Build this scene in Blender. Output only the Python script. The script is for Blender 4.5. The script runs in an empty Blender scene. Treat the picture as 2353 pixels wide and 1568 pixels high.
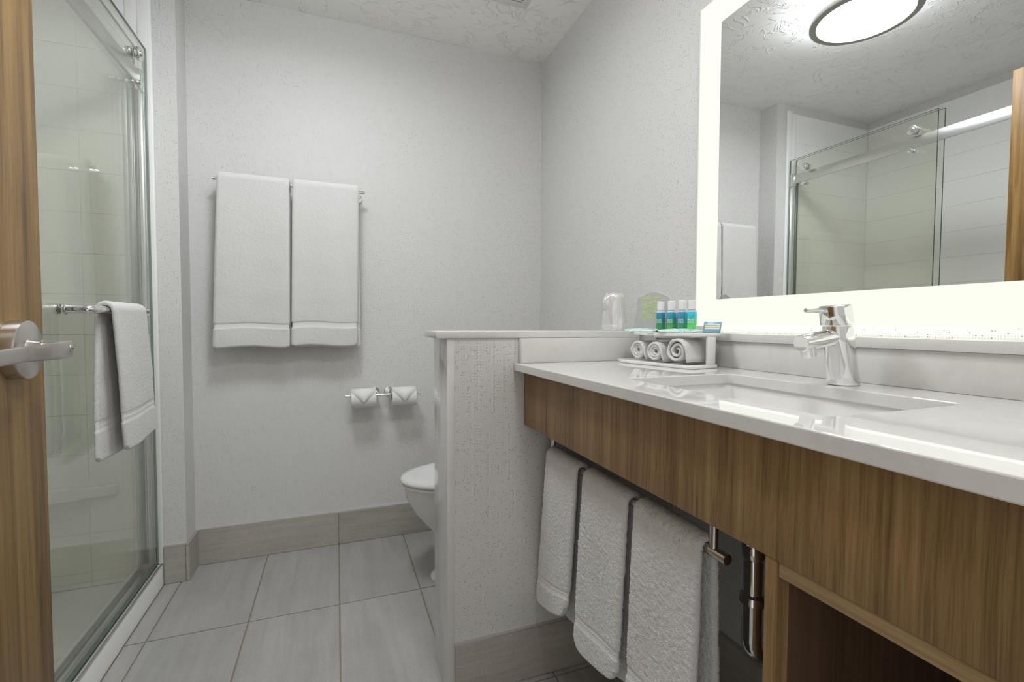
import bpy, bmesh, math, random
from mathutils import Vector, Matrix, Euler, noise
random.seed(7)
PI = math.pi
scene = bpy.context.scene
col = scene.collection

# ------------------------------------------------------------------ camera, world, lights, exposure
cam_d = bpy.data.cameras.new('camera')
cam = bpy.data.objects.new('camera', cam_d); col.objects.link(cam)
cam_d.sensor_width = 36.0; cam_d.sensor_fit = 'HORIZONTAL'; cam_d.lens = 16.487
cam_d.clip_start = 0.02; cam_d.clip_end = 50
cr = Vector((0.9362913, -0.3512027, 0.0039092)); cu = Vector((0.0093694, 0.0361015, 0.9993042)); cf = Vector((0.3510995, 0.9356032, -0.0370920))
mw = Matrix.Identity(4)
for i in range(3):
    mw[i][0] = cr[i]; mw[i][1] = cu[i]; mw[i][2] = -cf[i]
mw.translation = Vector((-1.0459, -2.3475, 1.0502))
cam.matrix_world = mw
scene.camera = cam

world = bpy.data.worlds.new('world'); scene.world = world
world.use_nodes = True
bgn = world.node_tree.nodes['Background']
bgn.inputs[0].default_value = (1.0, 0.985, 0.96, 1); bgn.inputs[1].default_value = 0.5
scene.view_settings.view_transform = 'Standard'
scene.view_settings.look = 'None'
scene.view_settings.gamma = 1.0
scene.view_settings.use_curve_mapping = False
scene.view_settings.exposure = 0.0
LAMP_EMIT = 45.0
MIRROR_EMIT = 1.0
# fill light added outside the doorway behind the camera, standing in for the next room
la = bpy.data.lights.new('doorway_fill_light', 'AREA'); la.shape = 'RECTANGLE'; la.size = 0.85; la.size_y = 1.95
la.energy = 1.2; la.color = (1.0, 0.98, 0.95)
lo = bpy.data.objects.new('doorway_fill_light', la); col.objects.link(lo)
lo.location = (-1.05, -2.50, 1.03); lo.rotation_euler = (PI/2, 0, 0)

# unseen fill light added at the ceiling by the entrance, brightens counter and lower room
l2 = bpy.data.lights.new('entrance_fill_light', 'AREA'); l2.shape = 'DISK'; l2.size = 0.34; l2.energy = 9.5; l2.color = (1.0, 0.99, 0.97)
l2o = bpy.data.objects.new('entrance_fill_light', l2); col.objects.link(l2o); l2o.location = (-0.68, -2.0, 2.425)

# ------------------------------------------------------------------ helpers
def tag(o, label=None, cat=None, group=None, kind=None):
    if label: o['label'] = label
    if cat: o['category'] = cat
    if group: o['group'] = group
    if kind: o['kind'] = kind
    return o
def thing(name, label, cat, loc=(0, 0, 0), rot=(0, 0, 0), group=None):
    o = bpy.data.objects.new(name, None); col.objects.link(o)
    o.location = loc; o.rotation_euler = rot; o.empty_display_size = 0.02
    return tag(o, label, cat, group)
def obj(name, bm, mat=None, parent=None, smooth=False, angle=None, flat=2.5e-3):
    me = bpy.data.meshes.new(name)
    bmesh.ops.recalc_face_normals(bm, faces=bm.faces[:])
    bm.to_mesh(me); bm.free()
    mats = mat if isinstance(mat, (list, tuple)) else [mat]
    for m in mats:
        if m: me.materials.append(m)
    if smooth:
        for p in me.polygons: p.use_smooth = True
        if flat:
            for p in me.polygons:
                if p.area > flat: p.use_smooth = False
        if angle is not None:
            me.set_sharp_from_angle(angle=math.radians(angle))
    o = bpy.data.objects.new(name, me); col.objects.link(o)
    if parent: o.parent = parent
    return o
def add_box(bm, x0, x1, y0, y1, z0, z1, bev=0.0, seg=2, mi=0):
    b = bmesh.new()
    x0, x1 = min(x0, x1), max(x0, x1); y0, y1 = min(y0, y1), max(y0, y1); z0, z1 = min(z0, z1), max(z0, z1)
    vs = [b.verts.new((x, y, z)) for z in (z0, z1) for y in (y0, y1) for x in (x0, x1)]
    for q in ((0, 2, 3, 1), (4, 5, 7, 6), (0, 1, 5, 4), (2, 6, 7, 3), (0, 4, 6, 2), (1, 3, 7, 5)):
        b.faces.new([vs[i] for i in q])
    if bev > 0:
        bmesh.ops.bevel(b, geom=b.edges[:], offset=bev, segments=seg, profile=0.5, affect='EDGES')
    merge(bm, b, mi)
def merge(bm, b, mi=0, M=None):
    if M is not None: bmesh.ops.transform(b, matrix=M, verts=b.verts[:])
    vm = {}
    for v in b.verts: vm[v] = bm.verts.new(v.co)
    for f in b.faces:
        try:
            nf = bm.faces.new([vm[v] for v in f.verts]); nf.material_index = f.material_index if mi is None else mi
            nf.smooth = f.smooth
        except ValueError: pass
    b.free()
def box(name, x0, x1, y0, y1, z0, z1, mat, parent=None, bev=0.0, seg=2):
    bm = bmesh.new(); add_box(bm, x0, x1, y0, y1, z0, z1, bev, seg)
    return obj(name, bm, mat, parent, smooth=bev > 0, angle=30, flat=1e-9)
def lathe_bm(profile, seg=32, bm=None, M=None, cap0=True, cap1=True):
    """profile: list of (r, z) revolved about local z"""
    b = bmesh.new(); rings = []
    for r, z in profile:
        rings.append([b.verts.new((max(r, 1e-5)*math.cos(2*PI*i/seg), max(r, 1e-5)*math.sin(2*PI*i/seg), z)) for i in range(seg)])
    for a, c in zip(rings, rings[1:]):
        for i in range(seg):
            j = (i+1) % seg; b.faces.new((a[i], a[j], c[j], c[i]))
    if cap0: b.faces.new(rings[0][::-1])
    if cap1: b.faces.new(rings[-1])
    if M is not None: bmesh.ops.transform(b, matrix=M, verts=b.verts[:])
    if bm is None: return b
    merge(bm, b); return bm
def axis_matrix(p, d):
    d = Vector(d).normalized()
    return Matrix.Translation(Vector(p)) @ d.to_track_quat('Z', 'Y').to_matrix().to_4x4()
def cyl(bm, p0, p1, r, seg=24, r1=None, bev=0.0):
    p0, p1 = Vector(p0), Vector(p1); L = (p1-p0).length; r1 = r if r1 is None else r1
    if bev > 0: prof = [(r-bev, 0), (r-bev*.3, bev*.3), (r, bev), (r1, L-bev), (r1-bev*.3, L-bev*.3), (r1-bev, L)]
    else: prof = [(r, 0), (r1, L)]
    lathe_bm(prof, seg, bm, axis_matrix(p0, p1-p0)); return bm
def tube_bm(pts, r, seg=16, bm=None, closed_ends=True):
    """round tube along a list of points; r number or list"""
    pts = [Vector(p) for p in pts]; n = len(pts)
    rs = r if isinstance(r, (list, tuple)) else [r]*n
    b = bmesh.new(); rings = []
    t0 = (pts[1]-pts[0]).normalized()
    up = Vector((0, 0, 1)) if abs(t0.z) < .9 else Vector((0, 1, 0))
    nx = t0.cross(up).normalized()
    for i, p in enumerate(pts):
        t = (pts[min(i+1, n-1)]-pts[max(i-1, 0)]).normalized()
        nx = (nx - t*nx.dot(t)).normalized(); ny = t.cross(nx)
        rings.append([b.verts.new(p + (nx*math.cos(2*PI*k/seg) + ny*math.sin(2*PI*k/seg))*rs[i]) for k in range(seg)])
    for a, c in zip(rings, rings[1:]):
        for k in range(seg):
            j = (k+1) % seg; b.faces.new((a[k], a[j], c[j], c[k]))
    if closed_ends: b.faces.new(rings[0][::-1]); b.faces.new(rings[-1])
    if bm is None: return b
    merge(bm, b); return bm
def prism(bm, poly, z0, z1, bev=0.0, seg=2):
    b = bmesh.new()
    lo_ = [b.verts.new((x, y, z0)) for x, y in poly]; hi = [b.verts.new((x, y, z1)) for x, y in poly]
    b.faces.new(lo_[::-1]); b.faces.new(hi); n = len(poly)
    for i in range(n):
        j = (i+1) % n; b.faces.new((lo_[i], lo_[j], hi[j], hi[i]))
    if bev > 0: bmesh.ops.bevel(b, geom=b.edges[:], offset=bev, segments=seg, profile=.5, affect='EDGES')
    merge(bm, b)
def rrect(x0, x1, y0, y1, r, n=5):
    pts = []
    for cx, cy, a0 in ((x1-r, y1-r, 0), (x0+r, y1-r, 90), (x0+r, y0+r, 180), (x1-r, y0+r, 270)):
        for i in range(n+1):
            a = math.radians(a0 + 90*i/n); pts.append((cx+r*math.cos(a), cy+r*math.sin(a)))
    return pts
def loft_bm(rings, cap0=True, cap1=True, bm=None):
    b = bmesh.new(); R = [[b.verts.new(p) for p in ring] for ring in rings]; n = len(R[0])
    for a, c in zip(R, R[1:]):
        for i in range(n):
            j = (i+1) % n; b.faces.new((a[i], a[j], c[j], c[i]))
    if cap0: b.faces.new(R[0][::-1])
    if cap1: b.faces.new(R[-1])
    if bm is None: return b
    merge(bm, b); return bm

# ------------------------------------------------------------------ materials
class NT:
    def __init__(s, name):
        s.m = bpy.data.materials.new(name); s.m.use_nodes = True; s.t = s.m.node_tree
        s.p = s.t.nodes['Principled BSDF']; s.out = s.t.nodes['Material Output']
    def n(s, typ, **kw):
        nd = s.t.nodes.new(typ)
        for k, v in kw.items(): setattr(nd, k, v)
        return nd
    def l(s, a, b): s.t.links.new(a, b)
    def set(s, **kw):
        for k, v in kw.items():
            s.p.inputs[k.replace('_', ' ')].default_value = v
        return s
    def math(s, op, a, b=None, c=None):
        nd = s.n('ShaderNodeMath', operation=op)
        for i, v in enumerate((a, b, c)):
            if v is None: continue
            if isinstance(v, (int, float)): nd.inputs[i].default_value = v
            else: s.l(v, nd.inputs[i])
        return nd.outputs[0]
    def mix(s, fac, a, b):
        nd = s.n('ShaderNodeMix', data_type='RGBA')
        for sock, v in ((nd.inputs[0], fac), (nd.inputs[6], a), (nd.inputs[7], b)):
            if isinstance(v, (int, float)): sock.default_value = v
            elif isinstance(v, tuple): sock.default_value = (*v, 1) if len(v) == 3 else v
            else: s.l(v, sock)
        return nd.outputs[2]
    def noise(s, vec, scale, detail=2, rough=.5, dist=0.0, dim='3D'):
        nd = s.n('ShaderNodeTexNoise', noise_dimensions=dim)
        if vec is not None: s.l(vec, nd.inputs['Vector'])
        nd.inputs['Scale'].default_value = scale; nd.inputs['Detail'].default_value = detail
        nd.inputs['Roughness'].default_value = rough; nd.inputs['Distortion'].default_value = dist
        return nd.outputs[0]
    def ramp(s, fac, stops):
        nd = s.n('ShaderNodeValToRGB'); s.l(fac, nd.inputs[0]); e = nd.color_ramp.elements
        while len(e) < len(stops): e.new(.5)
        for el, (p, c) in zip(e, stops):
            el.position = p; el.color = (*c, 1) if len(c) == 3 else c
        return nd.outputs[0]
    def mapping(s, vec, scale=(1, 1, 1), loc=(0, 0, 0), rot=(0, 0, 0)):
        nd = s.n('ShaderNodeMapping'); s.l(vec, nd.inputs[0])
        nd.inputs['Scale'].default_value = scale; nd.inputs['Location'].default_value = loc; nd.inputs['Rotation'].default_value = rot
        return nd.outputs[0]
    def bump(s, h, strength=.3, dist=.001):
        nd = s.n('ShaderNodeBump'); nd.inputs['Strength'].default_value = strength; nd.inputs['Distance'].default_value = dist
        s.l(h, nd.inputs['Height']); s.l(nd.outputs[0], s.p.inputs['Normal']); return nd
    def pos(s): return s.n('ShaderNodeNewGeometry').outputs['Position']
    def obj(s): return s.n('ShaderNodeTexCoord').outputs['Object']
def simple(name, c, rough=.5, metal=0.0, **kw):
    m = NT(name); m.p.inputs['Base Color'].default_value = (*c, 1); m.set(Roughness=rough, Metallic=metal, **kw); return m.m

def mat_wallpaper():
    m = NT('wallpaper'); g = m.n('ShaderNodeNewGeometry')
    sp = m.n('ShaderNodeSeparateXYZ'); m.l(g.outputs['Position'], sp.inputs[0])
    sn = m.n('ShaderNodeSeparateXYZ'); m.l(g.outputs['True Normal'], sn.inputs[0])
    ax = m.math('GREATER_THAN', m.math('ABSOLUTE', sn.outputs[0]), .5)
    hx = m.math('ADD', m.math('MULTIPLY', sp.outputs[1], ax), m.math('MULTIPLY', sp.outputs[0], m.math('SUBTRACT', 1.0, ax)))
    P = 0.0042
    u = m.math('DIVIDE', m.math('ADD', hx, 7.0), P); v = m.math('DIVIDE', m.math('ADD', sp.outputs[2], 7.0), P)
    def rnd(a, b, off):
        c = m.n('ShaderNodeCombineXYZ'); m.l(a, c.inputs[0]); m.l(b, c.inputs[1]); c.inputs[2].default_value = off
        w = m.n('ShaderNodeTexWhiteNoise', noise_dimensions='3D'); m.l(c.outputs[0], w.inputs[0]); return w.outputs[0]
    def sm(d, e0, e1):
        nd = m.n('ShaderNodeMapRange'); nd.interpolation_type = 'SMOOTHSTEP'
        m.l(d, nd.inputs[0])
        nd.inputs[1].default_value = e0; nd.inputs[2].default_value = e1; nd.inputs[3].default_value = 1; nd.inputs[4].default_value = 0
        return nd.outputs[0]
    cu_, cv_ = m.math('FLOOR', u), m.math('FLOOR', v)
    fu = m.math('ABSOLUTE', m.math('SUBTRACT', m.math('FRACT', u), .5)); fv = m.math('ABSOLUTE', m.math('SUBTRACT', m.math('FRACT', v), .5))
    d = m.math('MAXIMUM', fu, fv)
    r1 = rnd(cu_, cv_, 1.0)
    big = m.math('GREATER_THAN', r1, .945)
    size = m.math('ADD', .165, m.math('MULTIPLY', big, .11))
    dot = sm(m.math('SUBTRACT', d, size), -.04, .05)
    amt = m.math('ADD', m.math('ADD', .36, m.math('MULTIPLY', r1, .34)), m.math('MULTIPLY', big, .15))
    dot = m.math('MULTIPLY', dot, amt)
    def dash(uu, vv, off):
        a = m.math('FLOOR', m.math('DIVIDE', uu, 2.0)); b = m.math('FLOOR', vv)
        on = m.math('GREATER_THAN', rnd(a, b, off), .952)
        fx = m.math('ABSOLUTE', m.math('SUBTRACT', m.math('FRACT', m.math('DIVIDE', uu, 2.0)), .5))
        fy = m.math('ABSOLUTE', m.math('SUBTRACT', m.math('FRACT', vv), .5))
        k = m.math('MULTIPLY', sm(fx, .32, .38), sm(fy, .09, .16))
        return m.math('MULTIPLY', m.math('MULTIPLY', k, on), .5)
    k = m.math('MAXIMUM', dot, m.math('MAXIMUM', dash(u, v, 2.0), dash(v, u, 3.0)))
    tint = m.mix(rnd(cu_, cv_, 5.0), (.10, .13, .17), (.20, .19, .12))
    c = m.mix(k, (.70, .695, .68), tint)
    m.l(c, m.p.inputs['Base Color']); m.set(Roughness=.55); m.p.inputs['Specular IOR Level'].default_value = .3
    return m.m
def mat_ceiling():
    m = NT('ceiling_plaster'); p = m.pos()
    m.p.inputs['Base Color'].default_value = (.94, .935, .92, 1); m.set(Roughness=.6)
    q = m.mapping(p, (1, 1, 1))
    n1 = m.noise(q, 9, 3, .55, 1.6)
    rid = m.math('SUBTRACT', 1.0, m.math('MULTIPLY', m.math('ABSOLUTE', m.math('SUBTRACT', n1, .5)), 26))
    rid = m.math('MAXIMUM', rid, 0.0)
    mk = m.noise(p, 22, 2, .5); mk = m.math('GREATER_THAN', mk, .52)
    msk = m.n('ShaderNodeMapRange'); m.l(m.noise(p, 17, 2, .5), msk.inputs[0]); msk.inputs[1].default_value = .43; msk.inputs[2].default_value = .56
    h = m.math('ADD', m.math('MULTIPLY', rid, msk.outputs[0]), m.math('MULTIPLY', m.noise(p, 30, 2), .15))
    m.bump(h, .75, .0042); return m.m
def mat_tile(name, base, lo, streak_axis='y', glow=0):
    m = NT(name); p = m.pos()
    oi = m.n('ShaderNodeObjectInfo').outputs['Random']
    ofs = m.n('ShaderNodeVectorMath', operation='ADD'); m.l(p, ofs.inputs[0])
    cmb = m.n('ShaderNodeCombineXYZ'); m.l(m.math('MULTIPLY', oi, 13), cmb.inputs[0]); m.l(m.math('MULTIPLY', oi, 7), cmb.inputs[1]); m.l(cmb.outputs[0], ofs.inputs[1])
    sc = (26, 2.2, 26) if streak_axis == 'y' else (4, 4, 60)
    s1 = m.noise(m.mapping(ofs.outputs[0], sc), 1, 4, .65, .6)
    s2 = m.noise(ofs.outputs[0], 4, 3, .6)
    s3 = m.noise(ofs.outputs[0], 170, 3, .7)
    f = m.math('ADD', m.math('ADD', m.math('MULTIPLY', s1, .5), m.math('MULTIPLY', s2, .3)), m.math('MULTIPLY', s3, .45))
    c = m.ramp(f, [(.36, lo), (.66, base), (.95, tuple(min(1, x*1.3) for x in base))])
    v = m.mix(oi, (0.94, .94, .94), (1.05, 1.05, 1.05))
    mul = m.n('ShaderNodeMix', data_type='RGBA', blend_type='MULTIPLY'); mul.inputs[0].default_value = 1
    m.l(c, mul.inputs[6]); m.l(v, mul.inputs[7]); m.l(mul.outputs[2], m.p.inputs['Base Color'])
    m.set(Roughness=.42); m.bump(f, .25, .0008); return m.m
def mat_quartz(name='quartz', rough=.10, k=1.0):
    m = NT(name); p = m.pos()
    a = m.noise(p, 9, 4, .6, .8); b = m.noise(p, 45, 4, .7); g = m.noise(p, 420, 2, .6)
    f = m.math('ADD', m.math('MULTIPLY', a, .55), m.math('ADD', m.math('MULTIPLY', b, .3), m.math('MULTIPLY', g, .15)))
    c = m.ramp(f, [(.28, (.61*k, .605*k, .585*k)), (.5, (.675*k, .67*k, .65*k)), (.72, (.70*k, .695*k, .68*k))])
    m.l(c, m.p.inputs['Base Color']); m.set(Roughness=rough); return m.m
def mat_wood(name, dark, mid, light, axis='z', fine=170, coarse=26, rough=.42):
    m = NT(name); o = m.obj()
    st = {'z': (1, 1, .022), 'y': (1, .022, 1), 'x': (.022, 1, 1)}[axis]
    v = m.mapping(o, st)
    n0 = m.noise(o, 1.3, 2)
    wob = m.n('ShaderNodeVectorMath', operation='ADD'); m.l(v, wob.inputs[0])
    cmb = m.n('ShaderNodeCombineXYZ'); m.l(m.math('MULTIPLY', n0, .03), cmb.inputs[0]); m.l(m.math('MULTIPLY', n0, .03), cmb.inputs[1]); m.l(m.math('MULTIPLY', n0, .03), cmb.inputs[2])
    m.l(cmb.outputs[0], wob.inputs[1])
    a = m.noise(wob.outputs[0], coarse, 3, .6); b = m.noise(wob.outputs[0], fine, 3, .65, .2); e = m.noise(wob.outputs[0], fine*3.2, 2, .6)
    f = m.math('ADD', m.math('ADD', m.math('MULTIPLY', a, .40), m.math('MULTIPLY', b, .42)), m.math('MULTIPLY', e, .18))
    c = m.ramp(f, [(.36, dark), (.50, mid), (.64, light)])
    m.l(c, m.p.inputs['Base Color']); m.set(Roughness=rough); m.p.inputs['Specular IOR Level'].default_value = .35
    m.bump(b, .08, .0004); return m.m
def mat_terry(name='terry_cotton', c=(.86, .855, .84), scale=420, st=.9, dist=.0022):
    m = NT(name); p = m.obj()
    a = m.noise(p, scale, 2, .6); b = m.noise(p, scale*.5, 2, .6)
    col_ = m.mix(m.math('ADD', m.math('MULTIPLY', a, 1.6), -.3), tuple(x*.80 for x in c), c)
    m.l(col_, m.p.inputs['Base Color']); m.set(Roughness=.95)
    m.p.inputs['Sheen Weight'].default_value = .25; m.p.inputs['Specular IOR Level'].default_value = .1
    m.bump(m.math('ADD', a, m.math('MULTIPLY', b, .6)), st, dist); return m.m
def mat_weave():
    m = NT('woven_cotton'); p = m.obj()
    w = m.n('ShaderNodeTexWave', bands_direction='DIAGONAL'); m.l(p, w.inputs[0]); w.inputs['Scale'].default_value = 90
    m.p.inputs['Base Color'].default_value = (.78, .775, .76, 1); m.set(Roughness=.8); m.bump(w.outputs[1], .5, .0006); return m.m
def mat_glass(name, tint, rough=0.0, edge=False):
    m = NT(name); t = m.t; t.nodes.remove(m.p)
    tr = m.n('ShaderNodeBsdfTransparent'); tr.inputs[0].default_value = (*tint, 1)
    gl = m.n('ShaderNodeBsdfGlossy'); gl.inputs['Roughness'].default_value = rough; gl.inputs[0].default_value = (1, 1, 1, 1)
    fr = m.n('ShaderNodeFresnel'); fr.inputs[0].default_value = 1.5
    geo = m.n('ShaderNodeNewGeometry')
    # the same fresnel for the way in and the way out of the thin pane
    lw = m.n('ShaderNodeLayerWeight'); lw.inputs[0].default_value = .5
    f = m.math('POWER', lw.outputs['Facing'], 5.0); f = m.math('ADD', .042, m.math('MULTIPLY', f, .93))
    mx = m.n('ShaderNodeMixShader'); m.l(f, mx.inputs[0]); m.l(tr.outputs[0], mx.inputs[1]); m.l(gl.outputs[0], mx.inputs[2])
    m.l(mx.outputs[0], m.out.inputs[0]); t.nodes.remove(fr); t.nodes.remove(geo); return m.m
def mat_emit(name, c, s):
    m = NT(name); m.p.inputs['Base Color'].default_value = (*c, 1); m.p.inputs['Base Color'].default_value = (.08, .08, .08, 1); m.p.inputs['Emission Color'].default_value = (*c, 1)
    m.p.inputs['Emission Strength'].default_value = s; m.set(Roughness=.5); return m.m
def mat_surround():
    m = NT('surround_acrylic'); m.p.inputs['Base Color'].default_value = (.91, .91, .90, 1); m.set(Roughness=.22); return m.m
def mat_bottle():
    m = NT('bottle_label'); o = m.obj(); sp = m.n('ShaderNodeSeparateXYZ'); m.l(o, sp.inputs[0])
    f = m.math('DIVIDE', sp.outputs[2], .062)
    n = m.noise(o, 90, 2)
    f = m.math('ADD', f, m.math('MULTIPLY', m.math('SUBTRACT', n, .5), .25))
    c = m.ramp(f, [(.05, (.10, .38, .10)), (.35, (.03, .33, .25)), (.6, (.02, .30, .42)), (.9, (.05, .33, .60))])
    m.l(c, m.p.inputs['Base Color']); m.set(Roughness=.18); return m.m
def mat_print(name, base, ink, scale=120):
    m = NT(name); o = m.obj(); n = m.noise(o, scale, 2, .5, 1.2)
    r = m.math('LESS_THAN', m.math('ABSOLUTE', m.math('SUBTRACT', n, .5)), .016)
    mk = m.math('GREATER_THAN', m.noise(o, 60, 1), .52)
    c = m.mix(m.math('MULTIPLY', m.math('MULTIPLY', r, mk), .8), base, ink); m.l(c, m.p.inputs['Base Color']); m.set(Roughness=.25); return m.m

WP = mat_wallpaper(); CEIL = mat_ceiling()
TILE = mat_tile('floor_porcelain', (.395, .387, .37), (.28, .272, .255))
BTILE = mat_tile('skirting_porcelain', (.44, .415, .365), (.30, .275, .235), 'x')
GROUT = simple('grout', (.30, .255, .18), .9)
QUARTZ = mat_quartz(rough=.02)
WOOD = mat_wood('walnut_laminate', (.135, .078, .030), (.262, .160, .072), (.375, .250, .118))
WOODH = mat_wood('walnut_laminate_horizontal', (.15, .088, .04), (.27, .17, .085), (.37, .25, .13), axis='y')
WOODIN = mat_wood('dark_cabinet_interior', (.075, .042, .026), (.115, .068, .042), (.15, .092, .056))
DOORW = mat_wood('golden_oak_veneer', (.105, .055, .014), (.245, .140, .040), (.36, .222, .078), fine=95, coarse=22)
CHROME = simple('chrome', (.86, .86, .86), .06, 1.0)
NICKEL = simple('brushed_nickel', (.60, .57, .54), .26, 1.0)
ALU = simple('satin_aluminium', (.72, .72, .73), .28, 1.0)
TRIMM = simple('steel_edge_trim', (.62, .60, .57), .35, .8)
TERRY = mat_terry(); WEAVE = mat_weave()
TERRYF = mat_terry('terry_cotton_soft', c=(.78, .775, .76), scale=620, st=.8, dist=.0014)
SURR = mat_surround()
PORC = simple('porcelain', (.78, .78, .77), .08)
WHITEP = simple('white_plastic', (.80, .80, .79), .3)
ACRYL = simple('white_acrylic', (.78, .78, .77), .15)
GLASS = mat_glass('green_glass', (.973, .979, .950))
GEDGE = simple('glass_edge', (.05, .12, .085), .15)
CLEAR = mat_glass('clear_acrylic', (.97, .97, .97))
MIRR = simple('mirror_silver', (.94, .945, .94), .0, 1.0)
BORDER = mat_emit('frosted_light_border', (.90, .925, .815), MIRROR_EMIT)
LAMPG = mat_emit('lamp_diffuser', (.93, .965, 1.0), LAMP_EMIT)
LAMPR = simple('lamp_rim', (.42, .41, .38), .35, .9)
DARK = simple('dark_void', (.02, .018, .012), .8)
PAPER = simple('tissue_paper', (.78, .775, .76), .9)
WPAINT = simple('white_paint', (.72, .72, .70), .45)
RUBBER = simple('dark_rubber', (.05, .045, .04), .6)

# ------------------------------------------------------------------ the setting
HC = 2.44
def struct(name, bm, m, label=None, parent=None):
    o = obj(name, bm, m, parent)
    if parent is None: o['kind'] = 'structure'
    if label: o['label'] = label
    return o
def sbox(name, x0, x1, y0, y1, z0, z1, m, label=None, parent=None):
    bm = bmesh.new(); add_box(bm, x0, x1, y0, y1, z0, z1); return struct(name, bm, m, label, parent)
fl = sbox('floor', -2.57, .1, -2.43, .1, -.12, -.004, GROUT, 'grey rectangular tile floor with brown grout lines')
ce = sbox('ceiling', -2.57, .1, -2.43, .1, HC, HC+.1, CEIL, 'white ceiling with trowelled plaster texture')
sbox('wall_back', -1.623, 0, 0, .1, 0, HC, WP, 'dotted pale grey papered wall behind the two hanging bath towels')
sbox('wall_corner', -2.57, -1.623, -.127, .1, 0, HC, WP, 'narrow papered wall jutting out beside the shower jamb')
sbox('wall_right', 0, .1, -2.43, .1, 0, HC, WP, 'papered wall that carries the lit mirror and the vanity')
sbox('wall_left', -2.57, -2.4695, -1.65, -.127, 0, HC, WP, 'outer shower wall with a papered strip above the surround')
sbox('wall_shower', -2.57, -1.70, -2.43, -1.65, 0, HC, WP, 'papered wall between shower and entrance')
bm = bmesh.new(); add_box(bm, -1.70, -1.52, -2.43, -2.31, 0, HC); add_box(bm, -.60, 0, -2.43, -2.31, 0, HC); add_box(bm, -1.52, -.60, -2.43, -2.31, 2.10, HC)
struct('wall_front', bm, WP, 'papered entrance wall with the doorway')
# floor tiles, one object each
xs = [-1.70, -1.641, -1.343, -1.043, -.743, -.443, -.143, 0.0]; ys = [0.0, -.519, -1.12, -1.72, -2.31]
G = .0023
tmesh = {}
for i in range(len(xs)-1):
    for j in range(len(ys)-1):
        x0, x1, y1, y0 = xs[i]+G, xs[i+1]-G, ys[j]-G, ys[j+1]+G
        if xs[i] < -1.65: y1 = min(y1, -.127-G)
        w, h = round(x1-x0, 4), round(y1-y0, 4)
        if (w, h) not in tmesh:
            b = bmesh.new(); add_box(b, -w/2, w/2, -h/2, h/2, -.008, 0, .0008, 1)
            me = bpy.data.meshes.new('tile'); bmesh.ops.recalc_face_normals(b, faces=b.faces[:]); b.to_mesh(me); b.free(); me.materials.append(TILE); tmesh[(w, h)] = me
        t = bpy.data.objects.new('tile', tmesh[(w, h)]); col.objects.link(t); t.parent = fl
        t.location = ((x0+x1)/2, (y0+y1)/2, 0)
# divider (pony) wall
PY = -1.092; PB = -.918
dv = sbox('wall_divider', -.744, 0, PY, PB, 0, 1.0085, WP, 'half height papered divider wall between toilet and vanity')
ep = box('trim_1', -.764, -.744, PY-.001, PB, 0, 1.0085, QUARTZ, bev=.0012); tag(ep, 'tall pale quartz panel capping the end of the divider wall', kind='structure')
cp = box('trim_2', -.7945, -.002, -1.0975, -.908, 1.009, 1.029, QUARTZ, bev=.0015); tag(cp, 'pale quartz ledge on top of the divider wall', kind='structure')
# skirting tiles with steel edge on top
BH = .150
def skirting(name, label, segs, axis, c0, c1, h=BH):
    """segs: break points along axis; c0..c1 the thickness"""
    root = None
    bm = bmesh.new()
    if axis == 'x': add_box(bm, segs[0], segs[-1], c0, c1, h, h+.004)
    else: add_box(bm, c0, c1, segs[0], segs[-1], h, h+.004)
    root = obj(name, bm, TRIMM); tag(root, label, kind='structure')
    for a, b in zip(segs, segs[1:]):
        bm = bmesh.new()
        if axis == 'x': add_box(bm, a+.0015, b-.0015, c0, c1, .001, h, .0008, 1)
        else: add_box(bm, c0, c1, a+.0015, b-.0015, .001, h, .0008, 1)
        obj('tile', bm, BTILE, root)
    return root
skirting('baseboard_back', 'brown-grey tile skirting along the back wall', [-1.623, -1.043, -.443, 0], 'x', -.012, 0)
skirting('baseboard_corner', 'short skirting tile on the jutting wall beside the shower', [-1.70, -1.6235], 'x', -.139, -.127)
skirting('baseboard_return', 'narrow skirting tile on the return of the jutting wall', [-.1405, -.012], 'y', -1.6238, -1.611)
skirting('baseboard_divider', 'dark tile skirting along the divider wall under the hand towels', [-.744, -.15, -.012], 'x', PY-.011, PY)
skirting('baseboard_right', 'tile skirting below the vanity on the mirror wall', [-2.31, -1.72, PY], 'y', -.012, 0)
skirting('baseboard_toilet', 'tile skirting behind the toilet', [PB, -.45, -.012], 'y', -.012, 0)
# ------------------------------------------------------------------ shower
XF, XL = -1.70, -2.4695
sp_ = thing('shower_pan', 'white shower tray with a raised kerb along the tile floor', 'shower tray', (-2.08, -.9, 0))
sp_.location = (0, 0, 0)
bm = bmesh.new(); add_box(bm, -2.468, -1.79, -1.648, -.129, .0, .034, .004)
obj('basin_floor', bm, SURR, sp_, True, 30)
bm = bmesh.new()
prof = [(-1.80, 0), (-1.80, .078), (-1.795, .084), (-1.785, .086), (-1.716, .084), (-1.708, .080), (-1.704, .072), (-1.701, .0)]
rings = []
for y in (-1.648, -.129): rings.append([(x, y, z) for x, z in prof])
loft_bm(rings, bm=bm); obj('kerb', bm, SURR, sp_, True, 35, 0)
# drain
bm = bmesh.new(); lathe_bm([(.045, 0), (.045, .003), (.03, .004)], 24, bm, Matrix.Translation((-2.1, -.9, .034))); obj('drain_cover', bm, CHROME, sp_, True, 30)
su = thing('shower_surround', 'white moulded shower wall lining with embossed tile pattern', 'shower surround')
ZS0, ROW = .092, .1517
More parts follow.
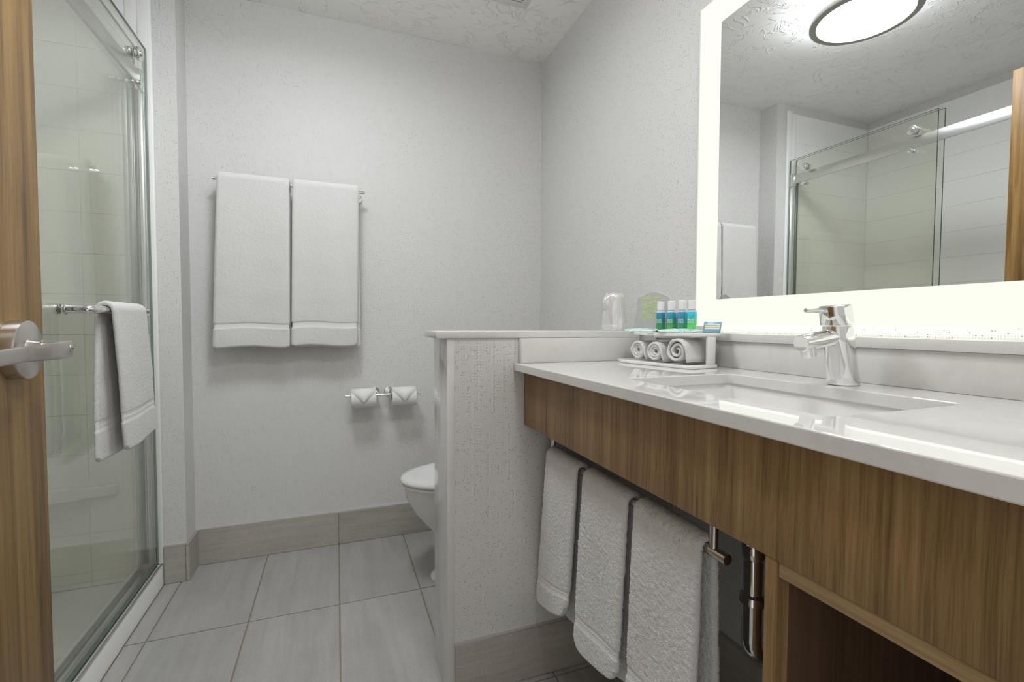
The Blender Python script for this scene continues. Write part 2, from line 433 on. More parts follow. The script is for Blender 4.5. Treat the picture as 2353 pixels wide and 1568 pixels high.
# end wall lining
box('backing_panel', -1.745, -1.70, -.137, -.1275, .086, 2.404, SURR, su, .003)
box('backing_panel', -1.783, -1.745, -.1335, -.1275, .086, 2.392, SURR, su, .001)
box('backing_panel', -2.4685, -1.783, -.130, -.1275, .034, 2.392, SURR, su)
box('backing_panel', -2.4685, -2.466, -1.6485, -.130, .034, 2.392, SURR, su)
box('backing_panel', -2.466, -1.745, -1.6495, -1.647, .034, 2.392, SURR, su)
cols = [-2.464, -2.235, -1.932, -1.784]
zr = [.036]+[ZS0+ROW*k for k in range(0, 16)]; zr = [z for z in zr if z < 2.391]
if 2.391-zr[-1] > .05: zr.append(2.391)
else: zr[-1] = 2.391
tm = {}
def etile(w, h, loc, rotz, par):
    key = (round(w, 4), round(h, 4))
    if key not in tm:
        b = bmesh.new(); add_box(b, -w/2+.0003, w/2-.0003, -.0018, 0, -h/2+.0003, h/2-.0003, .0012, 2)
        me = bpy.data.meshes.new('embossed_tile'); bmesh.ops.recalc_face_normals(b, faces=b.faces[:]); b.to_mesh(me); b.free(); me.materials.append(SURR); tm[key] = me
    t = bpy.data.objects.new('embossed_tile', tm[key]); col.objects.link(t); t.parent = par; t.location = loc; t.rotation_euler = (0, 0, rotz)
for z0, z1 in zip(zr, zr[1:]):
    for a, b in zip(cols, cols[1:]):
        etile(b-a, z1-z0, ((a+b)/2, -.130, (z0+z1)/2), 0, su)
    for a, b in ((-1.645, -.891), (-.891, -.1325)):
        etile(b-a, z1-z0, (-2.466, (a+b)/2, (z0+z1)/2), PI/2, su)
bm = bmesh.new()
pl = [(-2.464, -.1325), (-1.838, -.1325), (-1.842, -.142), (-1.856, -.150), (-1.95, -.166), (-2.10, -.196), (-2.26, -.24), (-2.38, -.285), (-2.464, -.33)]
prism(bm, pl[::-1], .385, .428, .008, 3); obj('moulded_shelf', bm, SURR, su, True, 35)
# glass
def pane(x, y0, y1, z0, z1, th, par, name='glass_pane'):
    bm = bmesh.new(); add_box(bm, x-th/2, x+th/2, y0, y1, z0, z1)
    for f in bm.faces:
        n = f.normal if f.normal.length > 0 else Vector((0, 0, 0)); f.normal_update(); n = f.normal
        f.material_index = 0 if abs(n.x) > .5 else 1
    return obj(name, bm, [GLASS, GEDGE], par)
XD, XP = -1.715, -1.748
sd = thing('sliding_shower_door', 'front glass shower door hung on chrome rollers with a white towel over its bar', 'shower door')
pane(XD, -.93, -.152, .100, 2.085, .008, sd)
for yy in (-.255, -.83):
    bm = bmesh.new(); cyl(bm, (XD+.004, yy, 2.018), (XD+.020, yy, 2.018), .023, 32, bev=.003); cyl(bm, (XD+.020, yy, 2.018), (XD+.026, yy, 2.018), .012, 24, bev=.002)
    cyl(bm, (XD-.026, yy, 2.018), (XD-.004, yy, 2.018), .019, 32, bev=.002)
    obj('roller', bm, CHROME, sd, True, 35)
    bm = bmesh.new(); cyl(bm, (XD+.004, yy+.005, 1.918), (XD+.018, yy+.005, 1.918), .010, 24, bev=.002); cyl(bm, (XD-.03, yy+.005, 1.918), (XD-.004, yy+.005, 1.918), .009, 24, bev=.002)
    obj('guide_knob', bm, CHROME, sd, True, 35)
XB, ZB = -1.652, 1.084
bm = bmesh.new()
Yn, Yf = -.790, -.405
tube_bm([(XD+.004, Yn, ZB), (XB-.012, Yn, ZB), (XB-.004, Yn+.003, ZB), (XB, Yn+.012, ZB), (XB, Yn+.03, ZB), (XB, Yf-.02, ZB), (XB, Yf, ZB)], [.0115]*6+[.0112], 24, bm)
rail = obj('towel_bar', bm, CHROME, sd, True, 40)
bm = bmesh.new(); cyl(bm, (XD+.004, Yn, ZB), (XD+.012, Yn, ZB), .0145, 28, bev=.002); cyl(bm, (XD-.012, Yn, ZB), (XD-.004, Yn, ZB), .0145, 28, bev=.002); obj('collar', bm, CHROME, rail, True, 35)
bm = bmesh.new(); cyl(bm, (XB, Yf, ZB), (XB-.02, Yf+.05, ZB), .0115, 24, r1=.004); tube_bm([(XB-.012, Yf+.03, ZB), (XD+.004, Yf+.045, ZB)], .005, 16, bm); obj('end_cone', bm, CHROME, rail, True, 35)
fg = thing('fixed_glass_panel', 'inner fixed shower pane held by a chrome channel at the papered wall', 'shower glass panel')
pane(XP, -.94, -.165, .100, 2.088, .008, fg)
bm = bmesh.new()
add_box(bm, -1.768, -1.724, -.149, -.137, .086, 2.005, .002); add_box(bm, -1.768, -1.762, -.172, -.149, .086, 2.005, .001); add_box(bm, -1.736, -1.730, -.172, -.149, .086, 2.005, .001)
obj('wall_channel', bm, ALU, fg, True, 30)
box('corner_block', -1.765, -1.722, -.20, -.150, .087, .108, simple('grey_plastic', (.16, .16, .16), .4), fg, .003)
sr = thing('shower_rail', 'flat satin metal rail that carries the shower door rollers', 'rail')
box('rail_bar', -1.739, -1.727, -1.646, -.150, 1.937, 1.992, ALU, sr, .002)
box('end_bracket', -1.745, -1.7225, -.172, -.138, 1.925, 2.004, CHROME, sr, .003)
tr = thing('bottom_track', 'narrow metal track on the white shower kerb below the glass', 'track')
box('track_channel', -1.772, -1.722, -1.646, -.150, .085, .0865, ALU, tr)
for xa in (-1.772, -1.732, -1.7065): box('track_rib', xa, xa+.0035, -1.646, -.150, .0835, .097 if xa < -1.71 else .092, ALU, tr)
box('seal_strip', XD-.003, XD+.003, -.93, -.152, .0925, .0995, RUBBER, tr)

# ------------------------------------------------------------------ vanity
CT0, CT1 = .9155, .9375
XFR = -.5696
wt = None
def top_with_hole(outer, hole, z0, z1, mat, name):
    bm = bmesh.new()
    def loop(p):
        vs = [bm.verts.new((x, y, z1)) for x, y in p]
        return [bm.edges.new((vs[i], vs[(i+1) % len(vs)])) for i in range(len(vs))]
    e = loop(outer)+loop(hole)
    bmesh.ops.triangle_fill(bm, edges=e, use_beauty=True)
    ret = bmesh.ops.extrude_face_region(bm, geom=bm.faces[:])
    vs = [g for g in ret['geom'] if isinstance(g, bmesh.types.BMVert)]
    bmesh.ops.translate(bm, vec=(0, 0, z0-z1), verts=vs)
    bm.normal_update()
    ed = [x for x in bm.edges if len(x.link_faces) == 2 and abs(x.link_faces[0].normal.dot(x.link_faces[1].normal)) < .3 and abs(x.verts[0].co.z-x.verts[1].co.z) < 1e-6]
    bmesh.ops.bevel(bm, geom=ed, offset=.002, segments=2, profile=.5, affect='EDGES')
    me_ = obj(name, bm, mat, None, True, 40, 0)
    for p in me_.data.polygons:
        if abs(p.normal.z) > .999 or (abs(p.normal.z) < .001 and p.area > 1e-3): p.use_smooth = False
    return me_
SX0, SX1, SY0, SY1 = -.480, -.205, -1.950, -1.522
ctop = top_with_hole([(XFR, -2.306), (-.001, -2.306), (-.001, -1.095), (XFR, -1.095)], rrect(SX0, SX1, SY0, SY1, .012, 5), CT0, CT1, QUARTZ, 'countertop')
tag(ctop, 'pale quartz vanity top with a rectangular sink cutout', 'countertop')
s = box('side_splash', -.555, -.088, -1.115, -1.0935, CT1+.0003, 1.0085, QUARTZ, None, .0008); tag(s, 'short quartz upstand on the divider wall side of the counter', 'backsplash')
s = box('back_splash', -.088, -.02, -2.305, -1.099, CT1+.0003, 1.006, QUARTZ, None, .0008); tag(s, 'long quartz upstand behind the faucet below the mirror', 'backsplash')
s = box('mirror_ledge', -.094, -.001, -2.305, -1.0985, 1.0065, 1.0265, QUARTZ, None, .0015); tag(s, 'long quartz ledge directly below the lit mirror', 'ledge')
# sink
sk = thing('sink_basin', 'white rectangular undermount basin below the faucet', 'sink', (-.3425, -1.736, .80)); sk.location = (0, 0, 0)
rings = []
def rr(d, r, z): return [(x, y, z) for x, y in rrect(SX0-.006+d, SX1+.006-d, SY0-.006+d, SY1+.006-d, r, 5)]
rings = [rr(-.02, .02, CT0-.0005), rr(0, .022, CT0-.0005), rr(.003, .024, .90), rr(.010, .03, .84), rr(.020, .036, .815), rr(.045, .04, .804), rr(.09, .03, .800)]
bm = loft_bm(rings, cap0=False, cap1=True)
rout = [rr(-.02, .02, CT0-.0006), rr(-.02, .02, .905), rr(-.008, .03, .89), rr(.0, .03, .82), rr(.02, .04, .795), rr(.09, .03, .788)]
loft_bm(rout, cap0=False, cap1=True, bm=bm)
obj('bowl', bm, PORC, sk, True, 50)
bm = bmesh.new(); lathe_bm([(.032, 0), (.032, .002), (.026, .003), (.018, .0012), (.0, .0012)], 32, bm, Matrix.Translation((-.3425, -1.736, .8002)), cap1=False); obj('drain_ring', bm, CHROME, sk, True, 30)
# vanity carcass
va = thing('vanity_cabinet', 'walnut laminate vanity with deep apron and open base cabinet', 'vanity')
box('apron', -.538, -.518, -2.306, -1.097, .7576, CT0-.0005, WOOD, va, .0008)
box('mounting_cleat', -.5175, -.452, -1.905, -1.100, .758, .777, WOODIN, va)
box('side_panel', -.537, -.02, -1.931, -1.912, .10, .757, WOOD, va, .0006)
box('top_rail', -.5365, -.519, -2.306, -1.9315, .7385, .757, WOODH, va, .0006)
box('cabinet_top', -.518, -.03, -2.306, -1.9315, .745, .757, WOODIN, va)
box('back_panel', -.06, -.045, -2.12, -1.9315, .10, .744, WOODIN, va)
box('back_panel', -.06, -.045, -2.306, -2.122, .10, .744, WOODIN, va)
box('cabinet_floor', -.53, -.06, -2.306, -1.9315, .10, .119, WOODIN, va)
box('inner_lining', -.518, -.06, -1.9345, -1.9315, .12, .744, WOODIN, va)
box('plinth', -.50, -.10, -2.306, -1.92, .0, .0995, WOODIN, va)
# chrome towel bar under the counter
TBX, TBZ = -.47, .678
hb = thing('under_counter_towel_bar', 'chrome bar under the walnut apron carrying three hand towels', 'towel bar')
bm = bmesh.new(); cyl(bm, (TBX, -1.125, TBZ), (TBX, -1.787, TBZ), .0088, 32, bev=.0008); obj('rod', bm, NICKEL, hb, True, 35)
for yy in (-1.150, -1.757):
    bm = bmesh.new(); cyl(bm, (TBX, yy, TBZ+.004), (TBX, yy, .757), .0072, 24); cyl(bm, (TBX, yy, .7535), (TBX, yy, .7575), .0115, 24); obj('post', bm, NICKEL, hb, True, 35)
# trap
tp = thing('drain_trap', 'chrome drain trap hanging below the basin beside the cabinet side', 'drain pipe')
TX, TY = -.349, -1.728
bm = bmesh.new(); cyl(bm, (TX, TY, .56), (TX, TY, .7875), .0170, 32); obj('tailpiece', bm, CHROME, tp, True, 35)
bm = bmesh.new(); lathe_bm([(.0185, 0), (.0205, .004), (.0205, .022), (.0185, .026)], 32, bm, Matrix.Translation((TX, TY, .632))); obj('collar', bm, CHROME, tp, True, 35); bm = bmesh.new(); lathe_bm([(.026, 0), (.028, .003), (.028, .010), (.02, .014)], 32, bm, Matrix.Translation((TX, TY, .752))); obj('collar', bm, CHROME, tp, True, 35)
bm = bmesh.new()
pts = [(TX, TY, .635), (TX, TY, .56), (TX, TY, .485)]
R_ = .034
for k in range(1, 17):
    a = PI*k/16; pts.append((TX+R_-R_*math.cos(a), TY, .485-R_*math.sin(a)*1.0))
pts.append((TX+2*R_, TY, .535))
tube_bm(pts[1:], .0180, 28, bm); cyl(bm, (TX, TY, .555), (TX, TY, .64), .0172, 28); obj('bend', bm, CHROME, tp, True, 40)
bm = bmesh.new(); lathe_bm([(.0185, 0), (.0235, .001), (.0235, .006), (.0215, .009), (.0215, .014), (.018, .018)], 36, bm, Matrix.Translation((TX, TY, .552))); obj('slip_nut', bm, CHROME, tp, True, 35)
bm = bmesh.new(); tube_bm([(TX+2*R_, TY, .53), (TX+2*R_, TY, .56), (TX+2*R_+.006, TY, .585), (TX+2*R_+.03, TY, .60), (-.003, TY, .60)], .0155, 24, bm); lathe_bm([(.032, 0), (.030, .006), (.018, .010)], 32, bm, axis_matrix((-.001, TY, .60), (-1, 0, 0))); obj('wall_arm', bm, CHROME, tp, True, 40)
# crumpled clear wrap left on the drain nut
b = bmesh.new(); seg = 40
rg = []
for k, z in enumerate((.752, .765, .775, .784)):
    rg.append([((.030+.012*(3-k)/3+.005*math.sin(i*2.3+k))*math.cos(2*PI*i/seg)+TX, (.030+.012*(3-k)/3+.005*math.cos(i*3.1+k))*math.sin(2*PI*i/seg)+TY, z+.004*math.sin(i*1.9)) for i in range(seg)])
loft_bm(rg, False, False, b); obj('plastic_film', b, simple('milky_film', (.75, .72, .70), .2), tp, True)

# ------------------------------------------------------------------ mirror
mr = thing('lit_mirror', 'frameless wall mirror with a glowing frosted border above the counter', 'mirror')
MY0, MY1, MZ0, MZ1 = -2.27, -1.2123, 1.0434, 1.9756
IY1, IZ0, IZ1, IY0 = -1.296, 1.1216, 1.8944, -2.186
XM = -.030
box('mirror_glass', XM, XM+.004, IY0, IY1, IZ0, IZ1, MIRR, mr)
bm = bmesh.new()
add_box(bm, XM, XM+.004, MY0+.004, MY1-.004, MZ0+.002, IZ0); add_box(bm, XM, XM+.004, MY0+.004, MY1-.004, IZ1, MZ1-.002)
add_box(bm, XM, XM+.004, IY1, MY1-.004, IZ0, IZ1); add_box(bm, XM, XM+.004, MY0+.004, IY0, IZ0, IZ1)
obj('light_border', bm, BORDER, mr)
bm = bmesh.new(); w = .004
add_box(bm, XM, XM+.006, MY1-w, MY1, MZ0, MZ1); obj('glass_rim', bm, WHITEP, mr)
bm = bmesh.new(); add_box(bm, XM, XM+.006, MY0, MY0+w, MZ0, MZ1); obj('glass_rim', bm, WHITEP, mr)
bm = bmesh.new(); add_box(bm, XM+.006, -.0005, MY0+.03, MY1-.03, MZ0+.03, MZ1-.03); obj('backbox', bm, WHITEP, mr)
# LED strip that runs round the back box and washes the wall behind the rim
bm = bmesh.new(); add_box(bm, XM+.007, XM+.012, MY0+.05, MY1-.05, MZ0+.026, MZ0+.0298); obj('led_strip', bm, mat_emit('led', (.985, 1, .9), 16.0), mr)

# ------------------------------------------------------------------ ceiling lamp and vent
lp = thing('ceiling_lamp', 'round flush ceiling lamp with a dark rim, seen in the mirror', 'ceiling lamp', (-1.12, -.965, HC))
bm = bmesh.new(); lathe_bm([(.155, 0), (.155, -.018)], 48, bm); obj('mounting_plate', bm, WPAINT, lp, True, 30)
bm = bmesh.new(); lathe_bm([(.165, -.019), (.182, -.021), (.185, -.03), (.185, -.0750)], 64, bm, cap1=False); obj('side_diffuser', bm, mat_emit('lamp_side', (.93, .965, 1.0), 20.0), lp, True, 50)
bm = bmesh.new(); lathe_bm([(.185, -.0755), (.180, -.079), (.165, -.083), (.08, -.087), (.0, -.088)], 64, bm, cap0=False, cap1=False); obj('diffuser', bm, LAMPG, lp, True, 50)
bm = bmesh.new(); lathe_bm([(.1855, -.070), (.197, -.070), (.199, -.074), (.199, -.090), (.195, -.093), (.172, -.093), (.171, -.085), (.1855, -.0805), (.1855, -.070)], 64, bm, cap0=False, cap1=False); obj('rim', bm, LAMPR, lp, True, 35)
vt = thing('ceiling_vent', 'square white exhaust grille in the ceiling, cut by the top of the picture', 'vent')
vx0, vx1, vy0, vy1 = -.565, -.249, -.70, -.385
bm = bmesh.new(); f_ = .031
add_box(bm, vx0, vx1, vy1-f_, vy1, HC-.008, HC, .003); add_box(bm, vx0, vx1, vy0, vy0+f_, HC-.008, HC, .003)
add_box(bm, vx0, vx0+f_, vy0+f_, vy1-f_, HC-.008, HC, .003); add_box(bm, vx1-f_, vx1, vy0+f_, vy1-f_, HC-.008, HC, .003)
obj('frame', bm, WPAINT, vt, True, 30)
box('backing', vx0+f_-.001, vx1-f_+.001, vy0+f_-.001, vy1-f_+.001, HC-.0015, HC-.0002, DARK, vt)
y = vy0+f_+.012
while y < vy1-f_-.004:
    box('slat', vx0+f_, vx1-f_, y-.005, y+.005, HC-.006, HC-.0045, WPAINT, vt); y += .0165

# ------------------------------------------------------------------ entrance door
a4 = math.radians(4)
dr = thing('door_1', 'golden wood entrance door standing open at the left edge of the picture', None, (-1.537, -1.267, 0), (0, 0, -PI/2+a4)); dr['kind'] = 'structure'
# local x runs from the free edge to the hinge, local y is the room side normal
box('door_leaf', 0, .88, -.044, 0, .010, 2.060, DOORW, dr, .001)
hx, hz = .100, 1.005
lv = None
bm = bmesh.new(); lathe_bm([(.0475, 0), (.0475, .017), (.0468, .0195), (.045, .0205), (.0, .0205)], 64, bm, axis_matrix((hx, .0003, hz), (0, 1, 0)), cap1=False)
rose = obj('door_handle', bm, NICKEL, dr, True, 30)
bm = bmesh.new(); lathe_bm([(.018, .020), (.0165, .024), (.0155, .030), (.0155, .036), (.013, .038)], 40, bm, axis_matrix((hx, 0, hz), (0, 1, 0))); cyl(bm, (hx, .036, hz), (hx, .063, hz+.001), .0115, 32); obj('spindle', bm, NICKEL, rose, True, 30)
# lever: flat strap from the hub back towards the hinge
path = [(-.0150, .0655, .0030), (-.0140, .0665, .0075), (-.0115, .0675, .0108), (-.007, .0682, .0133), (0, .0688, .0145), (.012, .0690, .0146), (.025, .0685, .0145), (.040, .0668, .0142), (.052, .0640, .0139), (.062, .0603, .0137), (.070, .0566, .0135), (.080, .0530, .0133), (.092, .0500, .0131), (.11, .0470, .0130), (.13, .0455, .0128), (.16, .0452, .0126), (.168, .0451, .009)]
rings = []
for i, (dx, dn, hh) in enumerate(path):
    p = path[min(i+1, len(path)-1)]; q = path[max(i-1, 0)]
    tx, ty = p[0]-q[0], p[1]-q[1]; L = math.hypot(tx, ty); nx_, ny_ = -ty/L, tx/L
    th = .0036
    ring = []
    for k in range(20):
        a = 2*PI*k/20; ca, sa = math.cos(a), math.sin(a)
        sx = math.copysign(abs(ca)**.45, ca); sz = math.copysign(abs(sa)**.45, sa)
        drop = -.0035*max(0, dx/.1)
        ring.append((hx+dx+nx_*sx*th, dn+ny_*sx*th, hz+.0005+drop+sz*hh*(1-.10*max(0, min(1, dx/.09)))))
    rings.append(ring)
bm = loft_bm(rings); obj('lever', bm, NICKEL, rose, True, 40)
bm = bmesh.new(); lathe_bm([(.0062, .0), (.0062, .0016), (.0052, .002), (.0, .002)], 32, bm, axis_matrix((hx, .0713, hz+.001), (0, 1, 0)), cap1=False); obj('lock_cylinder', bm, NICKEL, rose, True, 30)
box('keyway', hx-.0035, hx+.0035, .0734, .0739, hz+.0003, hz+.0017, DARK, rose)
box('latch_plate', -.001, .0003, -.034, -.010, hz-.03, hz+.03, NICKEL, dr)
for hz_ in (.25, 1.0, 1.82):
    bm = bmesh.new(); cyl(bm, (.887, .004, hz_-.05), (.887, .004, hz_+.05), .006, 16); obj('hinge', bm, NICKEL, dr, True, 30)

# ------------------------------------------------------------------ towels
def towel(label, group, origin, ex, ey, width, zbar, rb, front, back, th, name='hand_towel', cat='towel', shear=(0, 0), hem_tilt=(0, 0), band=(.07, .095),
          noise_a=.0010, fold=(.004, 2.1, 0), mat=None, du=.0032, flare=0.0, round_corner=.018, seed=0, bulge=0.0, out=0.0, cornerfold=0):
    """a towel draped over a bar; ex runs along the bar, ey points away from it on the front side, origin on the bar axis at the towel's middle"""
    mat = mat or TERRY
    ex, ey = Vector(ex), Vector(ey); O = Vector(origin)
    r = rb+th/2+.001
    # stations: (offset out, z, side) ; side +1 front -1 back
    st = []
    nb = max(8, int(back/du)); nf = max(8, int(front/du))
    for i in range(nb): st.append((-r, -back*(1-i/nb), -1, back*(1-i/nb)))
    na = max(8, int(PI*r/du))
    for i in range(na+1):
        a = PI-PI*i/na; st.append((r*math.cos(a), r*math.sin(a), 0, 0))
    for i in range(1, nf+1): st.append((r, -front*i/nf, 1, front*i/nf))
    nw = max(6, int(width/du))
    me_v = []; rings = []
    b = bmesh.new(); N = len(st)
    for i, (o, z, sd_, dist) in enumerate(st):
        p = st[min(i+1, N-1)]; q = st[max(i-1, 0)]
        t = Vector((p[0]-q[0], p[1]-q[1])).normalized(); n = Vector((-t.y, t.x))  # points outward
        if sd_ >= 0 and i > nb: pass
        total = front if sd_ == 1 else back
        k = dist/total if total else 0
        fromhem = total-dist
        ring = []
        m_ = []
        for j in range(nw+1): m_.append((j/nw, +1))
        for q_ in (1, 2, 3): m_.append((1, 1-q_*.5))
        for j in range(nw, -1, -1): m_.append((j/nw, -1))
        for q_ in (1, 2, 3): m_.append((0, -1+q_*.5))
        hem_th = 1.0
        if fromhem < .006 and sd_ != 0: hem_th = .35+.65*math.sqrt(max(0, fromhem/.006))
        inband = sd_ != 0 and band[0] < fromhem < band[1]
        nearband = sd_ != 0 and band[0]-.004 < fromhem < band[1]+.004
        thl = th*hem_th*(.70 if inband else 1.0)
        for (s_, tt) in m_:
            w = width*(1+flare*k)
            x = (s_-.5)*w
            edge = 0
            if abs(tt) < 1: x += (math.sqrt(1-tt*tt))*thl*.5*(1 if s_ > .5 else -1)
            sh = shear[0 if sd_ >= 0 else 1]*k
            ht = hem_tilt[0 if sd_ >= 0 else 1]
            zz = z
            if sd_ != 0:
                zz = z+ht*(s_-.5)*k*k+.004*math.sin(PI*2*s_+seed)*k*k
                # rounded lower corners
                if fromhem < .05 and round_corner > 0:
                    dcor = min(s_, 1-s_)*width
                    if dcor < round_corner:
                        lift = round_corner-math.sqrt(max(0, round_corner**2-(round_corner-dcor)**2))
                        zz += lift*(1-fromhem/.05)
            wob = fold[0]*math.sin(fold[1]*PI*s_+fold[2]+.7*k)*min(1, k*2.2) if sd_ != 0 else 0
            wob += bulge*math.sin(PI*s_)*(.3+.7*k if sd_ == 1 else .3)
            oo = o+(wob+out*k*k)*(1 if sd_ >= 0 else -1)
            off = thl/2*tt
            fz = 0
            P3 = Vector((x*8, (o+zz)*8+seed, sd_*3.1+tt))
            big = noise.noise(Vector((x*14+seed, zz*14, sd_*2.0)))*.0018*min(1, k*3)
            fine_a = noise_a*(.15 if nearband or fromhem < .008 else 1.0)
            fz = fine_a*noise.noise(Vector((x*300+seed*3, (zz+o)*300, tt*2+sd_*7)))+.8*fine_a*noise.noise(Vector((x*140+seed, (zz-o)*140, tt)))
            if inband:
                u_ = (fromhem-band[0])/(band[1]-band[0]); fz += .0007*(1 if (u_ < .16 or u_ > .84 or .42 < u_ < .58) else 0)
            dd = off+fz*(1 if tt >= 0 else -1)
            # profile normal: n outward for the arch; for the back leg n=( -t.y, t.x)
            px = oo+n.x*dd+big; pz = zz+n.y*dd
            ring.append(b.verts.new(O+ex*(x+sh)+ey*px+Vector((0, 0, pz))))
        rings.append((ring, inband, fromhem, sd_))
    nn = len(rings[0][0])
    for (a, ib, _, s1), (c, ib2, _, s2) in zip(rings, rings[1:]):
        for k in range(nn):
            j = (k+1) % nn
            f = b.faces.new((a[k], a[j], c[j], c[k])); f.material_index = 1 if (ib and ib2) else 0; f.smooth = True
    f0 = b.faces.new(rings[0][0][::-1]); f1 = b.faces.new(rings[-1][0])
    bmesh.ops.triangulate(b, faces=[f0, f1])
    bmesh.ops.recalc_face_normals(b, faces=b.faces[:])
    root = thing(name, label, cat, tuple(O), (0, 0, 0), group)
    bmesh.ops.translate(b, vec=-O, verts=b.verts[:])
    # split the woven band off as its own part
    bb = b.copy()
    bmesh.ops.delete(b, geom=[f for f in b.faces if f.material_index == 1], context='FACES')
    bmesh.ops.delete(bb, geom=[f for f in bb.faces if f.material_index == 0], context='FACES')
    for nm, g, mt in (('terry_body', b, mat), ('woven_band', bb, WEAVE)):
        me = bpy.data.meshes.new(nm); g.to_mesh(me); g.free(); me.materials.append(mt)
        for p_ in me.polygons: p_.material_index = 0; p_.use_smooth = True
        o_ = bpy.data.objects.new(nm, me); col.objects.link(o_); o_.parent = root
    return root
EX = (0, -1, 0); EYL = (-1, 0, 0)
TG = 'white hand towels on the bar under the counter'
TH = .0145
towel('white hand towel under the counter, nearest the divider wall', TG, (TBX, -1.2350, TBZ), EX, EYL, .160, 0, .0088, .425, .440, TH, shear=(-.043, -.018), hem_tilt=(.055, .03), band=(.062, .086), fold=(.003, 1.6, .4), seed=1, flare=.08, out=.006, bulge=.004, noise_a=.0020, du=.0026, round_corner=.028)
towel('white hand towel under the counter, middle of the three', TG, (TBX, -1.4480, TBZ), EX, EYL, .168, 0, .0088, .415, .435, TH, shear=(-.018, -.012), hem_tilt=(.035, .02), band=(.062, .086), fold=(.004, 1.9, 1.2), seed=2, flare=.06, out=.006, bulge=.004, noise_a=.0022, du=.0026, round_corner=.028)
towel('white hand towel under the counter, nearest the drain trap', TG, (TBX, -1.6560, TBZ), EX, EYL, .170, 0, .0088, .395, .47, TH, shear=(-.006, .006), hem_tilt=(.03, 0), band=(.062, .086), fold=(.004, 1.4, 2.0), seed=3, flare=.05, out=.006, bulge=.004, noise_a=.0022, du=.0026, round_corner=.028)
# bath towels
bb_ = thing('bath_towel_bar', 'chrome bar on the back wall carrying two bath towels', 'towel bar')
BY, BZ = -.075, 1.6465
bm = bmesh.new(); cyl(bm, (-1.520, BY, BZ), (-.917, BY, BZ), .0078, 28, bev=.0008); obj('rod', bm, CHROME, bb_, True, 35)
for xx in (-1.493, -.945):
    bm = bmesh.new(); cyl(bm, (xx, -.001, BZ-.012), (xx, -.008, BZ-.012), .021, 32, bev=.0015); tube_bm([(xx, -.006, BZ-.012), (xx, -.05, BZ-.012), (xx, BY, BZ-.004)], .0075, 20, bm); obj('wall_mount', bm, CHROME, bb_, True, 40)
BG = 'white bath towels on the back wall bar'
towel('white bath towel on the back wall bar, nearer the shower', BG, (-1.364, BY, BZ), (1, 0, 0), (0, -1, 0), .252, 0, .0078, .702, .695, .021, 'bath_towel', shear=(-.016, -.01), band=(.082, .103), noise_a=.0011, fold=(.004, 2.2, .3), mat=TERRYF, du=.0040, flare=.075, round_corner=.004, seed=5)
towel('white bath towel on the back wall bar, nearer the toilet', BG, (-1.0800, BY, BZ), (1, 0, 0), (0, -1, 0), .254, 0, .0078, .699, .705, .021, 'bath_towel', shear=(-.012, .004), hem_tilt=(0, 0), band=(.084, .105), noise_a=.0011, fold=(.0045, 2.8, 2.0), mat=TERRYF, du=.0040, flare=.0, round_corner=.004, seed=6)
# towel on the shower door bar
towel('white hand towel draped over the chrome bar of the glass shower door', None, (XB, -.598, ZB), (0, -1, 0), (1, 0, 0), .222, 0, .0115, .412, .425, .013, shear=(-.055, .0), hem_tilt=(-.012, -.02), band=(.085, .115), noise_a=.0012, fold=(.005, 1.6, 2.4), mat=TERRYF, seed=8, flare=.12, out=.0, bulge=.004, round_corner=.012, du=.003)

